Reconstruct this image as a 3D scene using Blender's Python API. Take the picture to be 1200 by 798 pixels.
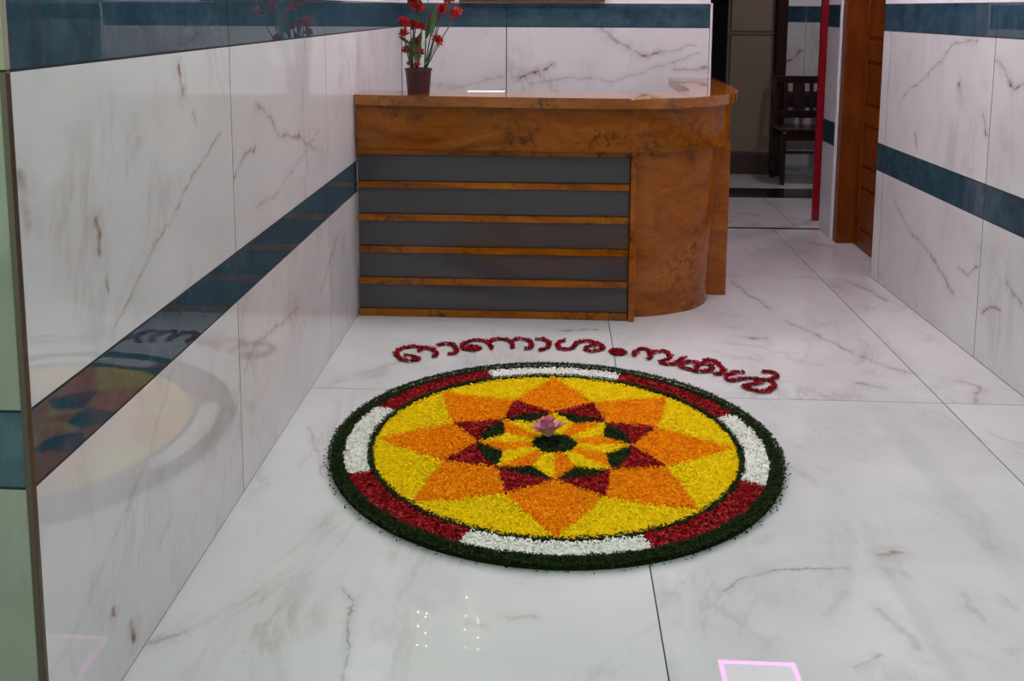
import bpy, bmesh, math, random
import numpy as np
from mathutils import Matrix, Vector

for o in list(bpy.data.objects):
    bpy.data.objects.remove(o, do_unlink=True)
scene = bpy.context.scene
COL = scene.collection

# ------------------------------------------------------------------ camera
F_PX, PX, PY = 1161.34, 586.70, 169.68
PITCH, YAW, ROLL = 0.136575, 0.054501, -0.003640
fwd = Vector((-math.sin(YAW)*math.cos(PITCH), math.cos(YAW)*math.cos(PITCH), -math.sin(PITCH)))
r0 = Vector((math.cos(YAW), math.sin(YAW), 0))
d0 = fwd.cross(r0)
rt = math.cos(ROLL)*r0 + math.sin(ROLL)*d0
dn = -math.sin(ROLL)*r0 + math.cos(ROLL)*d0
cam_data = bpy.data.cameras.new('camera')
cam = bpy.data.objects.new('camera', cam_data)
COL.objects.link(cam)
cam_data.sensor_fit = 'HORIZONTAL'
cam_data.sensor_width = 36.0
cam_data.lens = F_PX/1200*36.0
cam_data.shift_x = (600-PX)/1200
cam_data.shift_y = -(399-PY)/1200
cam_data.clip_start = 0.05
M4 = Matrix((( rt.x, -dn.x, -fwd.x, 0), (rt.y, -dn.y, -fwd.y, 0), (rt.z, -dn.z, -fwd.z, 1.44), (0, 0, 0, 1)))
cam.matrix_world = M4
scene.camera = cam

# ------------------------------------------------------------------ world, exposure, lights
world = bpy.data.worlds.new('overcast_daylight')
scene.world = world
world.use_nodes = True
bg = world.node_tree.nodes['Background']
bg.inputs['Color'].default_value = (0.66, 1.0, 0.80, 1)
bg.inputs['Strength'].default_value = 1.5
vs = scene.view_settings
vs.view_transform = 'Standard'
vs.look = 'None'
vs.exposure = 0.30
vs.gamma = 1.0
vs.use_curve_mapping = False
PANEL_WHITE = 9.0        # ceiling panels
PANEL_PINK = 8.0        # pink rims
BULB = 40.0              # fairy lights

# ------------------------------------------------------------------ helpers
def link(o, parent=None):
    COL.objects.link(o)
    if parent is not None:
        o.parent = parent
    return o
def empty(name, loc=(0, 0, 0), rz=0.0):
    o = bpy.data.objects.new(name, None)
    o.location = loc
    o.rotation_euler = (0, 0, rz)
    o.empty_display_size = 0.1
    return link(o)
def tag(o, label=None, cat=None, group=None, kind=None):
    if label: o['label'] = label
    if cat: o['category'] = cat
    if group: o['group'] = group
    if kind: o['kind'] = kind
    return o
def mesh_obj(name, verts, faces, mat, parent=None, loc=None, smooth=False):
    me = bpy.data.meshes.new(name)
    me.from_pydata([tuple(v) for v in verts], [], [tuple(f) for f in faces])
    me.update()
    if mat is not None:
        for m in (mat if isinstance(mat, (list, tuple)) else [mat]):
            me.materials.append(m)
    if smooth:
        me.polygons.foreach_set('use_smooth', [True]*len(me.polygons))
    o = bpy.data.objects.new(name, me)
    if loc is not None: o.location = loc
    return link(o, parent)
def bm_obj(name, bm, mat, parent=None, loc=None, smooth=False):
    me = bpy.data.meshes.new(name)
    bmesh.ops.recalc_face_normals(bm, faces=bm.faces)
    bm.to_mesh(me); bm.free()
    me.materials.append(mat)
    if smooth:
        me.polygons.foreach_set('use_smooth', [True]*len(me.polygons))
    o = bpy.data.objects.new(name, me)
    if loc is not None: o.location = loc
    return link(o, parent)
def bm_box(bm, x0, x1, y0, y1, z0, z1, bev=0.0, seg=1):
    r = bmesh.ops.create_cube(bm, size=1.0)
    vs_ = r['verts']
    for v in vs_:
        v.co = Vector(((x0+x1)/2 + v.co.x*(x1-x0), (y0+y1)/2 + v.co.y*(y1-y0), (z0+z1)/2 + v.co.z*(z1-z0)))
    if bev > 0:
        es = list({e for v in vs_ for e in v.link_edges})
        bmesh.ops.bevel(bm, geom=es, offset=bev, segments=seg, affect='EDGES', profile=0.5)
def box(name, b, mat, parent=None, bev=0.002, seg=1):
    bm = bmesh.new()
    bm_box(bm, *b, bev=bev, seg=seg)
    return bm_obj(name, bm, mat, parent)
def tube(bm, pts, radii, n=8, caps=True):
    pts = [Vector(p) for p in pts]
    if not isinstance(radii, (list, tuple)): radii = [radii]*len(pts)
    rings = []
    up = Vector((0.13, 0.31, 0.94))
    for i, p in enumerate(pts):
        t = (pts[min(i+1, len(pts)-1)] - pts[max(i-1, 0)]).normalized()
        a = t.cross(up)
        if a.length < 1e-3: a = t.cross(Vector((1, 0, 0)))
        a.normalize(); b = t.cross(a)
        rings.append([bm.verts.new(p + radii[i]*(math.cos(2*math.pi*k/n)*a + math.sin(2*math.pi*k/n)*b)) for k in range(n)])
    for i in range(len(rings)-1):
        for k in range(n):
            bm.faces.new((rings[i][k], rings[i][(k+1) % n], rings[i+1][(k+1) % n], rings[i+1][k]))
    if caps:
        bm.faces.new(rings[0][::-1]); bm.faces.new(rings[-1])
def lathe(bm, prof, n=32, c=(0, 0, 0)):
    rings = [[bm.verts.new((c[0]+r*math.cos(2*math.pi*k/n), c[1]+r*math.sin(2*math.pi*k/n), c[2]+z)) for k in range(n)] for r, z in prof]
    for i in range(len(rings)-1):
        for k in range(n):
            bm.faces.new((rings[i][k], rings[i][(k+1) % n], rings[i+1][(k+1) % n], rings[i+1][k]))
    bm.faces.new(rings[0][::-1]); bm.faces.new(rings[-1])

# ------------------------------------------------------------------ materials
class NT:
    def __init__(s, name):
        s.m = bpy.data.materials.new(name); s.m.use_nodes = True
        s.t = s.m.node_tree; s.b = s.t.nodes['Principled BSDF']
    def n(s, typ, **k):
        nd = s.t.nodes.new(typ)
        for a, v in k.items(): setattr(nd, a, v)
        return nd
    def l(s, a, b): s.t.links.new(a, b)
    def math(s, op, a, b=None, c=None, clamp=False):
        nd = s.n('ShaderNodeMath', operation=op); nd.use_clamp = clamp
        for i, v in enumerate((a, b, c)):
            if v is None: continue
            if isinstance(v, (int, float)): nd.inputs[i].default_value = v
            else: s.l(v, nd.inputs[i])
        return nd.outputs[0]
    def vmath(s, op, a, b=None, scale=None):
        nd = s.n('ShaderNodeVectorMath', operation=op)
        for i, v in enumerate((a, b)):
            if v is None: continue
            if isinstance(v, (tuple, list)): nd.inputs[i].default_value = v
            else: s.l(v, nd.inputs[i])
        if scale is not None:
            if isinstance(scale, (int, float)): nd.inputs['Scale'].default_value = scale
            else: s.l(scale, nd.inputs['Scale'])
        return nd.outputs['Value'] if op in ('DOT_PRODUCT', 'LENGTH', 'DISTANCE') else nd.outputs['Vector']
    def noise(s, vec, scale, detail=3, rough=.5, dist=0.0):
        nd = s.n('ShaderNodeTexNoise')
        nd.inputs['Scale'].default_value = scale; nd.inputs['Detail'].default_value = detail
        nd.inputs['Roughness'].default_value = rough; nd.inputs['Distortion'].default_value = dist
        if vec is not None: s.l(vec, nd.inputs['Vector'])
        return nd
    def ramp(s, fac, stops):
        nd = s.n('ShaderNodeValToRGB'); cr = nd.color_ramp
        while len(cr.elements) < len(stops): cr.elements.new(0.5)
        for e, (p, c) in zip(cr.elements, stops):
            e.position = p
            e.color = (c, c, c, 1) if isinstance(c, (int, float)) else tuple(c) + (1,)
        s.l(fac, nd.inputs[0]); return nd.outputs[0]
    def mix(s, fac, a, b, typ='MIX'):
        nd = s.n('ShaderNodeMix', data_type='RGBA', blend_type=typ)
        for sock, v in ((nd.inputs[0], fac), (nd.inputs[6], a), (nd.inputs[7], b)):
            if isinstance(v, (int, float)): sock.default_value = v
            elif isinstance(v, (tuple, list)): sock.default_value = tuple(v) + (1,)
            else: s.l(v, sock)
        return nd.outputs[2]
    def pos(s): return s.n('ShaderNodeNewGeometry').outputs['Position']
    def set(s, **k):
        for a, v in k.items():
            sock = s.b.inputs[a.replace('_', ' ')]
            if isinstance(v, (int, float)): sock.default_value = v
            elif isinstance(v, tuple): sock.default_value = v + (1,) if len(v) == 3 else v
            else: s.l(v, sock)
        return s
    def bump(s, h, strength=.2, dist=.01):
        nd = s.n('ShaderNodeBump'); nd.inputs['Strength'].default_value = strength; nd.inputs['Distance'].default_value = dist
        s.l(h, nd.inputs['Height']); s.l(nd.outputs[0], s.b.inputs['Normal'])

def plain(name, col, rough=.5, metal=0.0, var=.12, scale=12, coat=0.0):
    q = NT(name)
    nz = q.noise(q.pos(), scale, 3)
    c = q.mix(nz.outputs['Fac'], tuple(x*(1-var) for x in col), tuple(min(1, x*(1+var)) for x in col))
    q.set(Base_Color=c, Roughness=rough, Metallic=metal, Coat_Weight=coat, Coat_Roughness=.05)
    return q.m
def emit(name, col, strength):
    q = NT(name)
    q.set(Base_Color=(.8, .8, .8), Emission_Color=col, Emission_Strength=strength)
    return q.m
VEINS = {'left': [([(2.66, 1.107), (2.288, 0.938), (2.119, 0.852), (1.967, 0.777)], 0.004, 0.5, 1), ([(2.301, 0.603), (2.094, 0.411), (1.715, 0.236)], 0.006, 0.22, 0), ([(2.37, 1.297), (2.391, 1.233)], 0.013, 0.75, 1), ([(1.907, 1.008), (1.919, 0.953)], 0.013, 0.7, 1), ([(2.465, 1.164), (2.475, 1.145)], 0.006, 0.7, 1), ([(1.947, 0.884), (1.952, 0.861)], 0.005, 0.7, 1), ([(1.632, 1.154), (1.658, 1.066)], 0.022, 0.5, 1), ([(2.769, 0.955), (2.87, 1.01), (2.962, 1.007)], 0.004, 0.7, 1), ([(2.993, 1.138), (3.136, 1.096), (3.248, 1.013), (3.491, 0.988)], 0.008, 0.5, 0), ([(3.491, 0.988), (3.766, 0.886)], 0.008, 0.35, 1), ([(3.816, 0.973), (3.252, 0.838), (2.961, 0.816)], 0.005, 0.3, 1), ([(1.976, 0.098), (1.983, 0.038)], 0.012, 0.8, 1), ([(1.892, 0.188), (1.898, 0.169)], 0.007, 0.7, 1), ([(2.208, 0.208), (2.144, 0.196)], 0.016, 0.25, 0), ([(3.432, 0.365), (2.92, 0.413), (2.795, 0.351)], 0.007, 0.35, 1), ([(4.115, 0.495), (3.757, 0.318)], 0.006, 0.35, 1), ([(2.129, 1.147), (2.065, 1.09)], 0.02, 0.18, 0)], 'right': [([(4.259, 1.317), (4.507, 1.287), (4.605, 1.206), (4.817, 1.114), (5.041, 1.013)], 0.006, 0.5, 0), ([(4.412, 1.124), (4.385, 1.063)], 0.01, 0.7, 1), ([(4.155, 1.002), (4.106, 0.931)], 0.009, 0.6, 1), ([(4.861, 0.855), (4.829, 0.788)], 0.008, 0.6, 1), ([(4.071, 1.238), (3.996, 1.215), (3.938, 1.153)], 0.012, 0.4, 0), ([(3.952, 1.158), (3.903, 1.145), (3.841, 1.176)], 0.007, 0.7, 1), ([(5.073, 0.477), (4.85, 0.368), (4.593, 0.329)], 0.01, 0.45, 0), ([(4.593, 0.329), (4.468, 0.265), (4.323, 0.212)], 0.013, 0.55, 0), ([(4.289, 0.336), (4.187, 0.33), (4.109, 0.395)], 0.006, 0.65, 1), ([(4.048, 0.206), (3.973, 0.261), (3.893, 0.265)], 0.006, 0.65, 1), ([(3.849, 0.392), (3.74, 0.343)], 0.013, 0.45, 0)], 'back': [([(-0.208, 1.022), (-0.154, 1.053), (-0.078, 1.076), (-0.018, 1.115)], 0.01, 0.9, 1), ([(-0.094, 1.079), (-0.078, 1.038)], 0.008, 0.6, 1), ([(0.267, 1.328), (0.328, 1.268), (0.389, 1.233), (0.449, 1.208), (0.525, 1.164)], 0.016, 0.5, 0), ([(0.515, 1.164), (0.56, 1.169), (0.615, 1.189)], 0.009, 0.85, 1), ([(-0.139, 0.992), (-0.002, 1.024), (0.181, 1.033), (0.333, 1.011), (0.453, 1.05), (0.647, 1.112), (0.84, 1.181)], 0.009, 0.35, 0), ([(0.708, 1.089), (0.813, 1.083), (0.892, 1.098)], 0.008, 0.5, 1), ([(0.57, 1.174), (0.689, 1.205), (0.823, 1.236)], 0.007, 0.4, 0), ([(-0.738, 0.987), (-0.583, 0.968), (-0.46, 1.005), (-0.307, 1.047)], 0.012, 0.3, 0)], 'floor': [([(0.439, 2.328), (0.486, 2.391), (0.58, 2.424), (0.775, 2.456)], 0.004, 0.55, 1), ([(0.877, 2.523), (0.939, 2.539)], 0.013, 0.65, 1), ([(-0.109, 2.193), (-0.044, 2.204)], 0.01, 0.3, 1), ([(-0.188, 2.161), (-0.151, 2.157)], 0.004, 0.6, 0), ([(-0.525, 2.284), (-0.485, 2.229), (-0.467, 2.09), (-0.435, 1.942)], 0.005, 0.5, 0), ([(-0.842, 3.233), (-0.759, 3.025), (-0.704, 2.862)], 0.006, 0.35, 0), ([(-0.9, 2.042), (-0.839, 2.086)], 0.008, 0.35, 0), ([(1.09, 4.54), (1.201, 4.293), (1.307, 4.057), (1.374, 3.942), (1.453, 3.876)], 0.01, 0.45, 0), ([(0.88, 4.272), (0.941, 4.276)], 0.016, 0.6, 1), ([(1.609, 6.138), (1.694, 6.043)], 0.015, 0.55, 0), ([(0.958, 5.213), (0.986, 4.997), (1.02, 4.909), (1.058, 4.724)], 0.013, 0.5, 0), ([(1.57, 5.28), (1.633, 5.088), (1.666, 4.908)], 0.014, 0.4, 0), ([(1.19, 3.768), (1.266, 3.729)], 0.02, 0.45, 0), ([(1.599, 3.817), (1.651, 3.754), (1.568, 3.598)], 0.01, 0.5, 1), ([(0.802, 2.265), (0.831, 2.191), (0.834, 2.128)], 0.016, 0.3, 0), ([(1.037, 2.35), (1.035, 2.245)], 0.015, 0.3, 0), ([(0.685, 2.051), (0.747, 2.093)], 0.006, 0.4, 0), ([(0.05, 4.323), (0.205, 4.357)], 0.02, 0.45, 1), ([(0.669, 2.247), (0.735, 2.339)], 0.015, 0.15, 0), ([(-0.475, 2.716), (-0.332, 2.491), (-0.365, 2.254)], 0.012, 0.15, 0)]}
LETTERS = [[[(-0.498, 3.94), (-0.482, 3.958), (-0.49, 4.003), (-0.518, 4.035), (-0.552, 4.046), (-0.595, 4.061), (-0.628, 4.034), (-0.65, 3.999), (-0.65, 3.96), (-0.633, 3.919), (-0.611, 3.893), (-0.587, 3.882)], [(-0.577, 3.885), (-0.554, 3.899), (-0.552, 3.924), (-0.573, 3.936), (-0.592, 3.942), (-0.614, 3.946)], [(-0.551, 4.042), (-0.556, 4.006)], [(-0.492, 4.081), (-0.458, 4.104), (-0.429, 4.092), (-0.41, 4.048), (-0.403, 4.012), (-0.415, 3.979), (-0.437, 3.978)]], [[(-0.304, 4.053), (-0.321, 4.07), (-0.347, 4.077), (-0.359, 4.054), (-0.343, 4.029), (-0.318, 4.036), (-0.304, 4.053)], [(-0.357, 4.036), (-0.374, 4.044), (-0.384, 4.084), (-0.372, 4.122), (-0.341, 4.149), (-0.309, 4.154), (-0.284, 4.136), (-0.266, 4.099), (-0.254, 4.052)], [(-0.278, 4.139), (-0.249, 4.169), (-0.222, 4.177), (-0.193, 4.167), (-0.173, 4.129), (-0.168, 4.064)], [(-0.172, 4.167), (-0.143, 4.188), (-0.115, 4.182), (-0.094, 4.151), (-0.087, 4.103), (-0.097, 4.066), (-0.118, 4.059)]], [[(-0.068, 4.184), (-0.04, 4.187), (-0.017, 4.156), (-0.012, 4.108), (-0.026, 4.067), (-0.056, 4.049)]], [[(0.056, 4.175), (0.035, 4.157), (0.024, 4.118), (0.034, 4.071), (0.061, 4.066), (0.089, 4.084), (0.1, 4.129), (0.118, 4.162), (0.15, 4.172), (0.178, 4.166), (0.202, 4.143), (0.218, 4.089), (0.197, 4.061), (0.169, 4.044), (0.145, 4.062), (0.144, 4.095), (0.167, 4.113), (0.195, 4.129)]], [[(0.342, 3.999), (0.351, 4.048), (0.379, 4.089), (0.401, 4.085), (0.411, 4.042), (0.411, 3.991), (0.391, 3.973)], [(0.419, 4.039), (0.448, 4.062), (0.475, 4.064), (0.491, 4.028), (0.486, 3.979), (0.459, 3.952), (0.44, 3.933), (0.463, 3.913), (0.494, 3.915), (0.519, 3.947), (0.537, 3.982), (0.558, 3.996)]], [[(0.598, 3.921), (0.576, 3.948), (0.543, 3.933), (0.519, 3.892), (0.544, 3.869), (0.57, 3.841), (0.599, 3.835), (0.631, 3.851), (0.648, 3.882), (0.64, 3.916), (0.612, 3.928), (0.594, 3.909), (0.577, 3.848)], [(0.621, 3.958), (0.644, 3.972), (0.672, 3.955), (0.683, 3.903), (0.684, 3.855), (0.665, 3.815), (0.638, 3.816)], [(0.699, 3.856), (0.678, 3.846)]], [[(0.768, 3.834), (0.746, 3.842), (0.72, 3.828), (0.693, 3.797), (0.683, 3.776), (0.692, 3.749), (0.714, 3.753), (0.743, 3.771), (0.774, 3.776), (0.8, 3.771), (0.828, 3.764), (0.851, 3.765), (0.869, 3.781), (0.889, 3.809), (0.885, 3.839), (0.866, 3.853), (0.835, 3.846)], [(0.85, 3.76), (0.859, 3.717), (0.843, 3.673), (0.813, 3.647), (0.787, 3.642), (0.764, 3.658), (0.744, 3.675), (0.738, 3.695), (0.765, 3.71), (0.79, 3.722), (0.82, 3.742)]]]

def vein_layers(q, uv, veins):
    """traced veins: distance to each segment of the vein lines, on slightly wavering coordinates"""
    p = uv
    w1 = q.noise(p, 9, 3); w2 = q.noise(p, 38, 4, .65)
    a = q.vmath('SUBTRACT', w1.outputs['Color'], (.5, .5, .5))
    b = q.vmath('SUBTRACT', w2.outputs['Color'], (.5, .5, .5))
    p = q.vmath('ADD', p, q.vmath('SCALE', a, scale=.055))
    p = q.vmath('ADD', p, q.vmath('SCALE', b, scale=.026))
    p = q.vmath('MULTIPLY', p, (1, 1, 0))
    brk = q.ramp(q.noise(uv, 22, 3).outputs['Fac'], [(.33, .25), (.6, 1.0)])
    acc = [None, None]
    for pts, w, s, brown in veins:
        best = None
        for (ax, ay), (bx_, by_) in zip(pts[:-1], pts[1:]):
            L = max(1e-4, math.hypot(bx_-ax, by_-ay)); d = ((bx_-ax)/L, (by_-ay)/L, 0)
            rel = q.vmath('SUBTRACT', p, (ax, ay, 0))
            t = q.math('MINIMUM', q.math('MAXIMUM', q.vmath('DOT_PRODUCT', rel, d), 0.0), L)
            proj = q.n('ShaderNodeVectorMath', operation='SCALE'); proj.inputs[0].default_value = d; q.l(t, proj.inputs['Scale'])
            ds = q.vmath('DISTANCE', rel, proj.outputs[0])
            best = ds if best is None else q.math('MINIMUM', best, ds)
        m = q.n('ShaderNodeMapRange', interpolation_type='SMOOTHSTEP')
        q.l(best, m.inputs[0]); m.inputs[1].default_value = 0; m.inputs[2].default_value = w*1.5
        m.inputs[3].default_value = min(.95, s*1.25); m.inputs[4].default_value = 0
        # soft halo
        m2 = q.n('ShaderNodeMapRange', interpolation_type='SMOOTHSTEP')
        q.l(best, m2.inputs[0]); m2.inputs[1].default_value = 0; m2.inputs[2].default_value = w*4.5
        m2.inputs[3].default_value = s*.36; m2.inputs[4].default_value = 0
        v = q.math('MAXIMUM', m.outputs[0], m2.outputs[0])
        acc[brown] = v if acc[brown] is None else q.math('MAXIMUM', acc[brown], v)
    return [q.math('MULTIPLY', x, brk) if x is not None else None for x in acc]

def marble(name, axes, veins, base, rough, dens=.8, lean=.75):
    q = NT(name)
    pos = q.pos()
    sp = q.n('ShaderNodeSeparateXYZ'); q.l(pos, sp.inputs[0])
    cb = q.n('ShaderNodeCombineXYZ')
    q.l(sp.outputs[axes[0]], cb.inputs[0]); q.l(sp.outputs[axes[1]], cb.inputs[1])
    uv = cb.outputs[0]
    oi = q.n('ShaderNodeObjectInfo')
    cz = q.n('ShaderNodeCombineXYZ'); q.l(q.math('MULTIPLY', oi.outputs['Random'], 40.0), cz.inputs[2])
    guv = q.vmath('ADD', uv, cz.outputs[0])
    cloud = q.noise(guv, 1.6, 4, .55, .6)
    c = q.mix(q.ramp(cloud.outputs['Fac'], [(.35, 0.0), (.72, 1.0)]), base, tuple(x*y for x, y in zip(base, (.86, .865, .88))))
    # faint wandering grey veins, drawn out along one diagonal
    mp = q.n('ShaderNodeMapping'); mp.inputs['Rotation'].default_value = (0, 0, lean); mp.inputs['Scale'].default_value = (1.0, .38, 1)
    q.l(guv, mp.inputs[0])
    vn = q.noise(mp.outputs[0], 2.3, 5, .62, .9)
    ridge = q.math('ABSOLUTE', q.math('SUBTRACT', vn.outputs['Fac'], .5))
    thin = q.ramp(ridge, [(0.0, 1.0), (.022, 0.0)])
    where = q.ramp(q.noise(guv, 1.9, 2).outputs['Fac'], [(.5, 0.0), (.68, 1.0)])
    c = q.mix(q.math('MULTIPLY', q.math('MULTIPLY', thin, where), .34*dens), c, (.36, .33, .33))
    haze = q.ramp(ridge, [(0.0, 1.0), (.10, 0.0)])
    c = q.mix(q.math('MULTIPLY', q.math('MULTIPLY', haze, where), .20*dens), c, (.45, .42, .42))
    mp2 = q.n('ShaderNodeMapping'); mp2.inputs['Rotation'].default_value = (0, 0, lean-.2); mp2.inputs['Scale'].default_value = (1.0, .45, 1); mp2.inputs['Location'].default_value = (3.1, 7.7, 0)
    q.l(guv, mp2.inputs[0])
    rg = q.math('ABSOLUTE', q.math('SUBTRACT', q.noise(mp2.outputs[0], 1.5, 7, .66, 1.3).outputs['Fac'], .5))
    wh2 = q.ramp(q.noise(guv, 2.6, 3, .6).outputs['Fac'], [(.48, 0.0), (.66, 1.0)])
    c = q.mix(q.math('MULTIPLY', q.math('MULTIPLY', q.ramp(rg, [(0.0, 1.0), (.03, 0.0)]), wh2), .42*dens), c, (.30, .24, .19))
    c = q.mix(q.math('MULTIPLY', q.math('MULTIPLY', q.ramp(rg, [(0.0, 1.0), (.16, 0.0)]), wh2), .22*dens), c, (.45, .42, .39))
    if veins:
        grey, brown = vein_layers(q, uv, veins)
        if grey is not None: c = q.mix(grey, c, (.17, .155, .155))
        if brown is not None: c = q.mix(brown, c, (.21, .095, .035))
    q.set(Base_Color=c, Roughness=rough, IOR=1.5)
    return q.m

def teal_stone(name):
    q = NT(name)
    p = q.pos()
    a = q.noise(p, 9, 5, .65, .4); b = q.noise(p, 40, 3)
    c = q.ramp(a.outputs['Fac'], [(.3, (.020, .048, .074)), (.55, (.034, .074, .106)), (.75, (.060, .108, .132))])
    c = q.mix(q.ramp(b.outputs['Fac'], [(.62, 0.0), (.75, .35)]), c, (.10, .15, .17))
    q.set(Base_Color=c, Roughness=.004, IOR=1.5)
    return q.m

def wood(name, light, mid, dark, axis='x', rough=.18, coat=.6, fig=1.0, spec=.5):
    q = NT(name)
    mp = q.n('ShaderNodeMapping')
    mp.inputs['Scale'].default_value = {'x': (.28, 1, 1), 'z': (1, 1, .22), 'y': (1, .28, 1)}[axis]
    q.l(q.pos(), mp.inputs[0])
    g = q.noise(mp.outputs[0], 9, 5, .6, 1.2)
    f = q.noise(mp.outputs[0], 60, 4, .6)
    k = q.noise(q.pos(), 4.2, 6, .72, .6)
    c = q.ramp(g.outputs['Fac'], [(.28, dark), (.5, mid), (.72, light)])
    c = q.mix(q.math('MULTIPLY', q.ramp(f.outputs['Fac'], [(.4, 1.0), (.62, 0.0)]), .28), c, dark)
    c = q.mix(q.math('MULTIPLY', q.ramp(k.outputs['Fac'], [(.56, 0.0), (.72, 1.0)]), .5*fig), c, tuple(x*.45 for x in dark))
    # burl: clusters of small dark eyes
    cl = q.ramp(q.noise(q.pos(), 3.1, 3, .6).outputs['Fac'], [(.47, 0.0), (.62, 1.0)])
    ey = q.ramp(q.noise(q.pos(), 26, 5, .68, .8).outputs['Fac'], [(.50, 0.0), (.63, 1.0)])
    c = q.mix(q.math('MULTIPLY', q.math('MULTIPLY', cl, ey), .85*fig), c, tuple(x*.30 for x in dark))
    q.set(Base_Color=c, Roughness=rough, Coat_Weight=coat, Coat_Roughness=.02)
    q.b.inputs['Specular IOR Level'].default_value = spec
    return q.m

def petal_mat(name, cols, rough=.75, trans=.0):
    q = NT(name)
    g = q.n('ShaderNodeNewGeometry')
    st = [(i/(len(cols)-1), c) for i, c in enumerate(cols)]
    c = q.ramp(g.outputs['Random Per Island'], st)
    q.set(Base_Color=c, Roughness=rough)
    q.b.inputs['Specular IOR Level'].default_value = .08
    return q.m

WHITE = (.70, .685, .70)
M = {}
M['marble_left'] = marble('marble_tile_left', (1, 2), VEINS['left'], WHITE, .004, .7, 1.2)
M['marble_right'] = marble('marble_tile_right', (1, 2), VEINS['right'], WHITE, .004, .7, 1.2)
M['marble_back'] = marble('marble_tile_back', (0, 2), VEINS['back'], WHITE, .004, .9)
M['marble_floor'] = marble('marble_tile_floor', (0, 1), VEINS['floor'], (.70, .70, .70), .006)
M['marble_far'] = marble('marble_tile_far', (0, 2), [([(1.98, .98), (2.06, 1.02), (2.12, 1.08)], .012, .8, 1)], WHITE, .1)
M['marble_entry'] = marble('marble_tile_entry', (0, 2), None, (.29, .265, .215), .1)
M['marble_entry_front'] = marble('marble_tile_front', (0, 2), None, WHITE, .05)
M['teal'] = teal_stone('teal_stone_band')
M['grout'] = plain('dark_grout', (.012, .012, .014), .9)
M['grey_grout'] = plain('floor_grout', (.03, .03, .033), .9)
M['paint'] = plain('white_wall_paint', (.80, .77, .81), .6, var=.02)
M['bronze'] = plain('bronze_metal_trim', (.10, .065, .045), .35, .6)
M['pale_trim'] = plain('pale_metal_trim', (.72, .70, .72), .35)
M['granite'] = plain('black_granite', (.018, .014, .014), .12, var=.5, scale=200)
M['desk_wood'] = wood('honey_burl_wood', (.44, .140, .008), (.32, .088, .004), (.17, .040, .002), 'x', rough=.10, coat=0.0, spec=.3)
M['desk_wood_v'] = wood('honey_burl_wood_curved', (.46, .135, .010), (.35, .092, .006), (.19, .045, .003), 'x', rough=.10, coat=0.0, spec=.3)
M['desk_top'] = wood('polished_desktop_wood', (.46, .165, .020), (.33, .100, .010), (.17, .045, .006), 'x', rough=.03, coat=.3)
M['door_wood'] = wood('brown_door_wood', (.24, .055, .006), (.18, .038, .004), (.10, .020, .002), 'z', rough=.35, coat=0, fig=.3, spec=.25)
M['dark_wood'] = wood('dark_mahogany', (.055, .014, .012), (.038, .010, .009), (.02, .006, .006), 'z', rough=.3, coat=.3, fig=.2)
M['grey_lam'] = plain('charcoal_grey_laminate', (.064, .057, .069), .13, var=.08, scale=4)
M['carcass'] = plain('dark_carcass_board', (.05, .03, .02), .6)
M['beige'] = plain('beige_cupboard_board', (.24, .185, .13), .5, var=.06)
M['grey_frame'] = plain('grey_brown_frame', (.17, .14, .125), .45)
M['dark_room'] = plain('dark_room_shade', (.014, .010, .010), .8)  # near-black brown paints the darkness seen through the far opening
M['red_metal'] = plain('red_painted_metal', (.36, .008, .02), .35, var=.06)
M['black_plastic'] = plain('black_plastic', (.012, .012, .014), .4)
M['pot'] = plain('maroon_plastic', (.055, .006, .012), .4)
M['stem'] = plain('green_stem', (.045, .085, .03), .6)
M['leaf'] = plain('green_leaf', (.06, .13, .035), .5, var=.35, scale=60)
M['carnation'] = plain('red_cloth_petals', (.50, .012, .022), .7, var=.35, scale=120)
M['soil'] = plain('potting_soil', (.03, .02, .014), .95)
M['leaf_bed'] = plain('dark_leaf_bed', (.012, .022, .007), .9)
M['leaf_bed'].node_tree.nodes['Principled BSDF'].inputs['Specular IOR Level'].default_value = 0
M['reed'] = plain('brown_ribbed_wood', (.13, .055, .035), .5, var=.3, scale=60)
M['board'] = plain('pale_tan_board', (.55, .48, .40), .6)
M['wire'] = plain('green_wire', (.02, .05, .02), .6)
M['diffuser'] = emit('white_panel_diffuser', (1.0, .95, .97), PANEL_WHITE*.85)
M['pink_rim'] = emit('pink_led_rim', (1.0, .16, .85), PANEL_PINK)
M['off_panel'] = emit('dim_panel_diffuser', (1, .8, 1), 1.6)
M['diffuser_right'] = emit('pinkish_panel_diffuser', (1.0, .98, .97), PANEL_WHITE*.85)
M['diffuser_back'] = emit('warm_pink_panel_diffuser', (1.0, .91, .95), PANEL_WHITE*2.3)
M['diffuser_back_left'] = emit('neutral_panel_diffuser', (1.0, .97, .96), PANEL_WHITE*2.0)
M['diffuser'].node_tree.nodes['Principled BSDF'].inputs['Emission Color'].default_value = (.74, 1.0, .82, 1)
M['bulb'] = emit('warm_fairy_bulb', (1.0, .72, .28), BULB)

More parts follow.
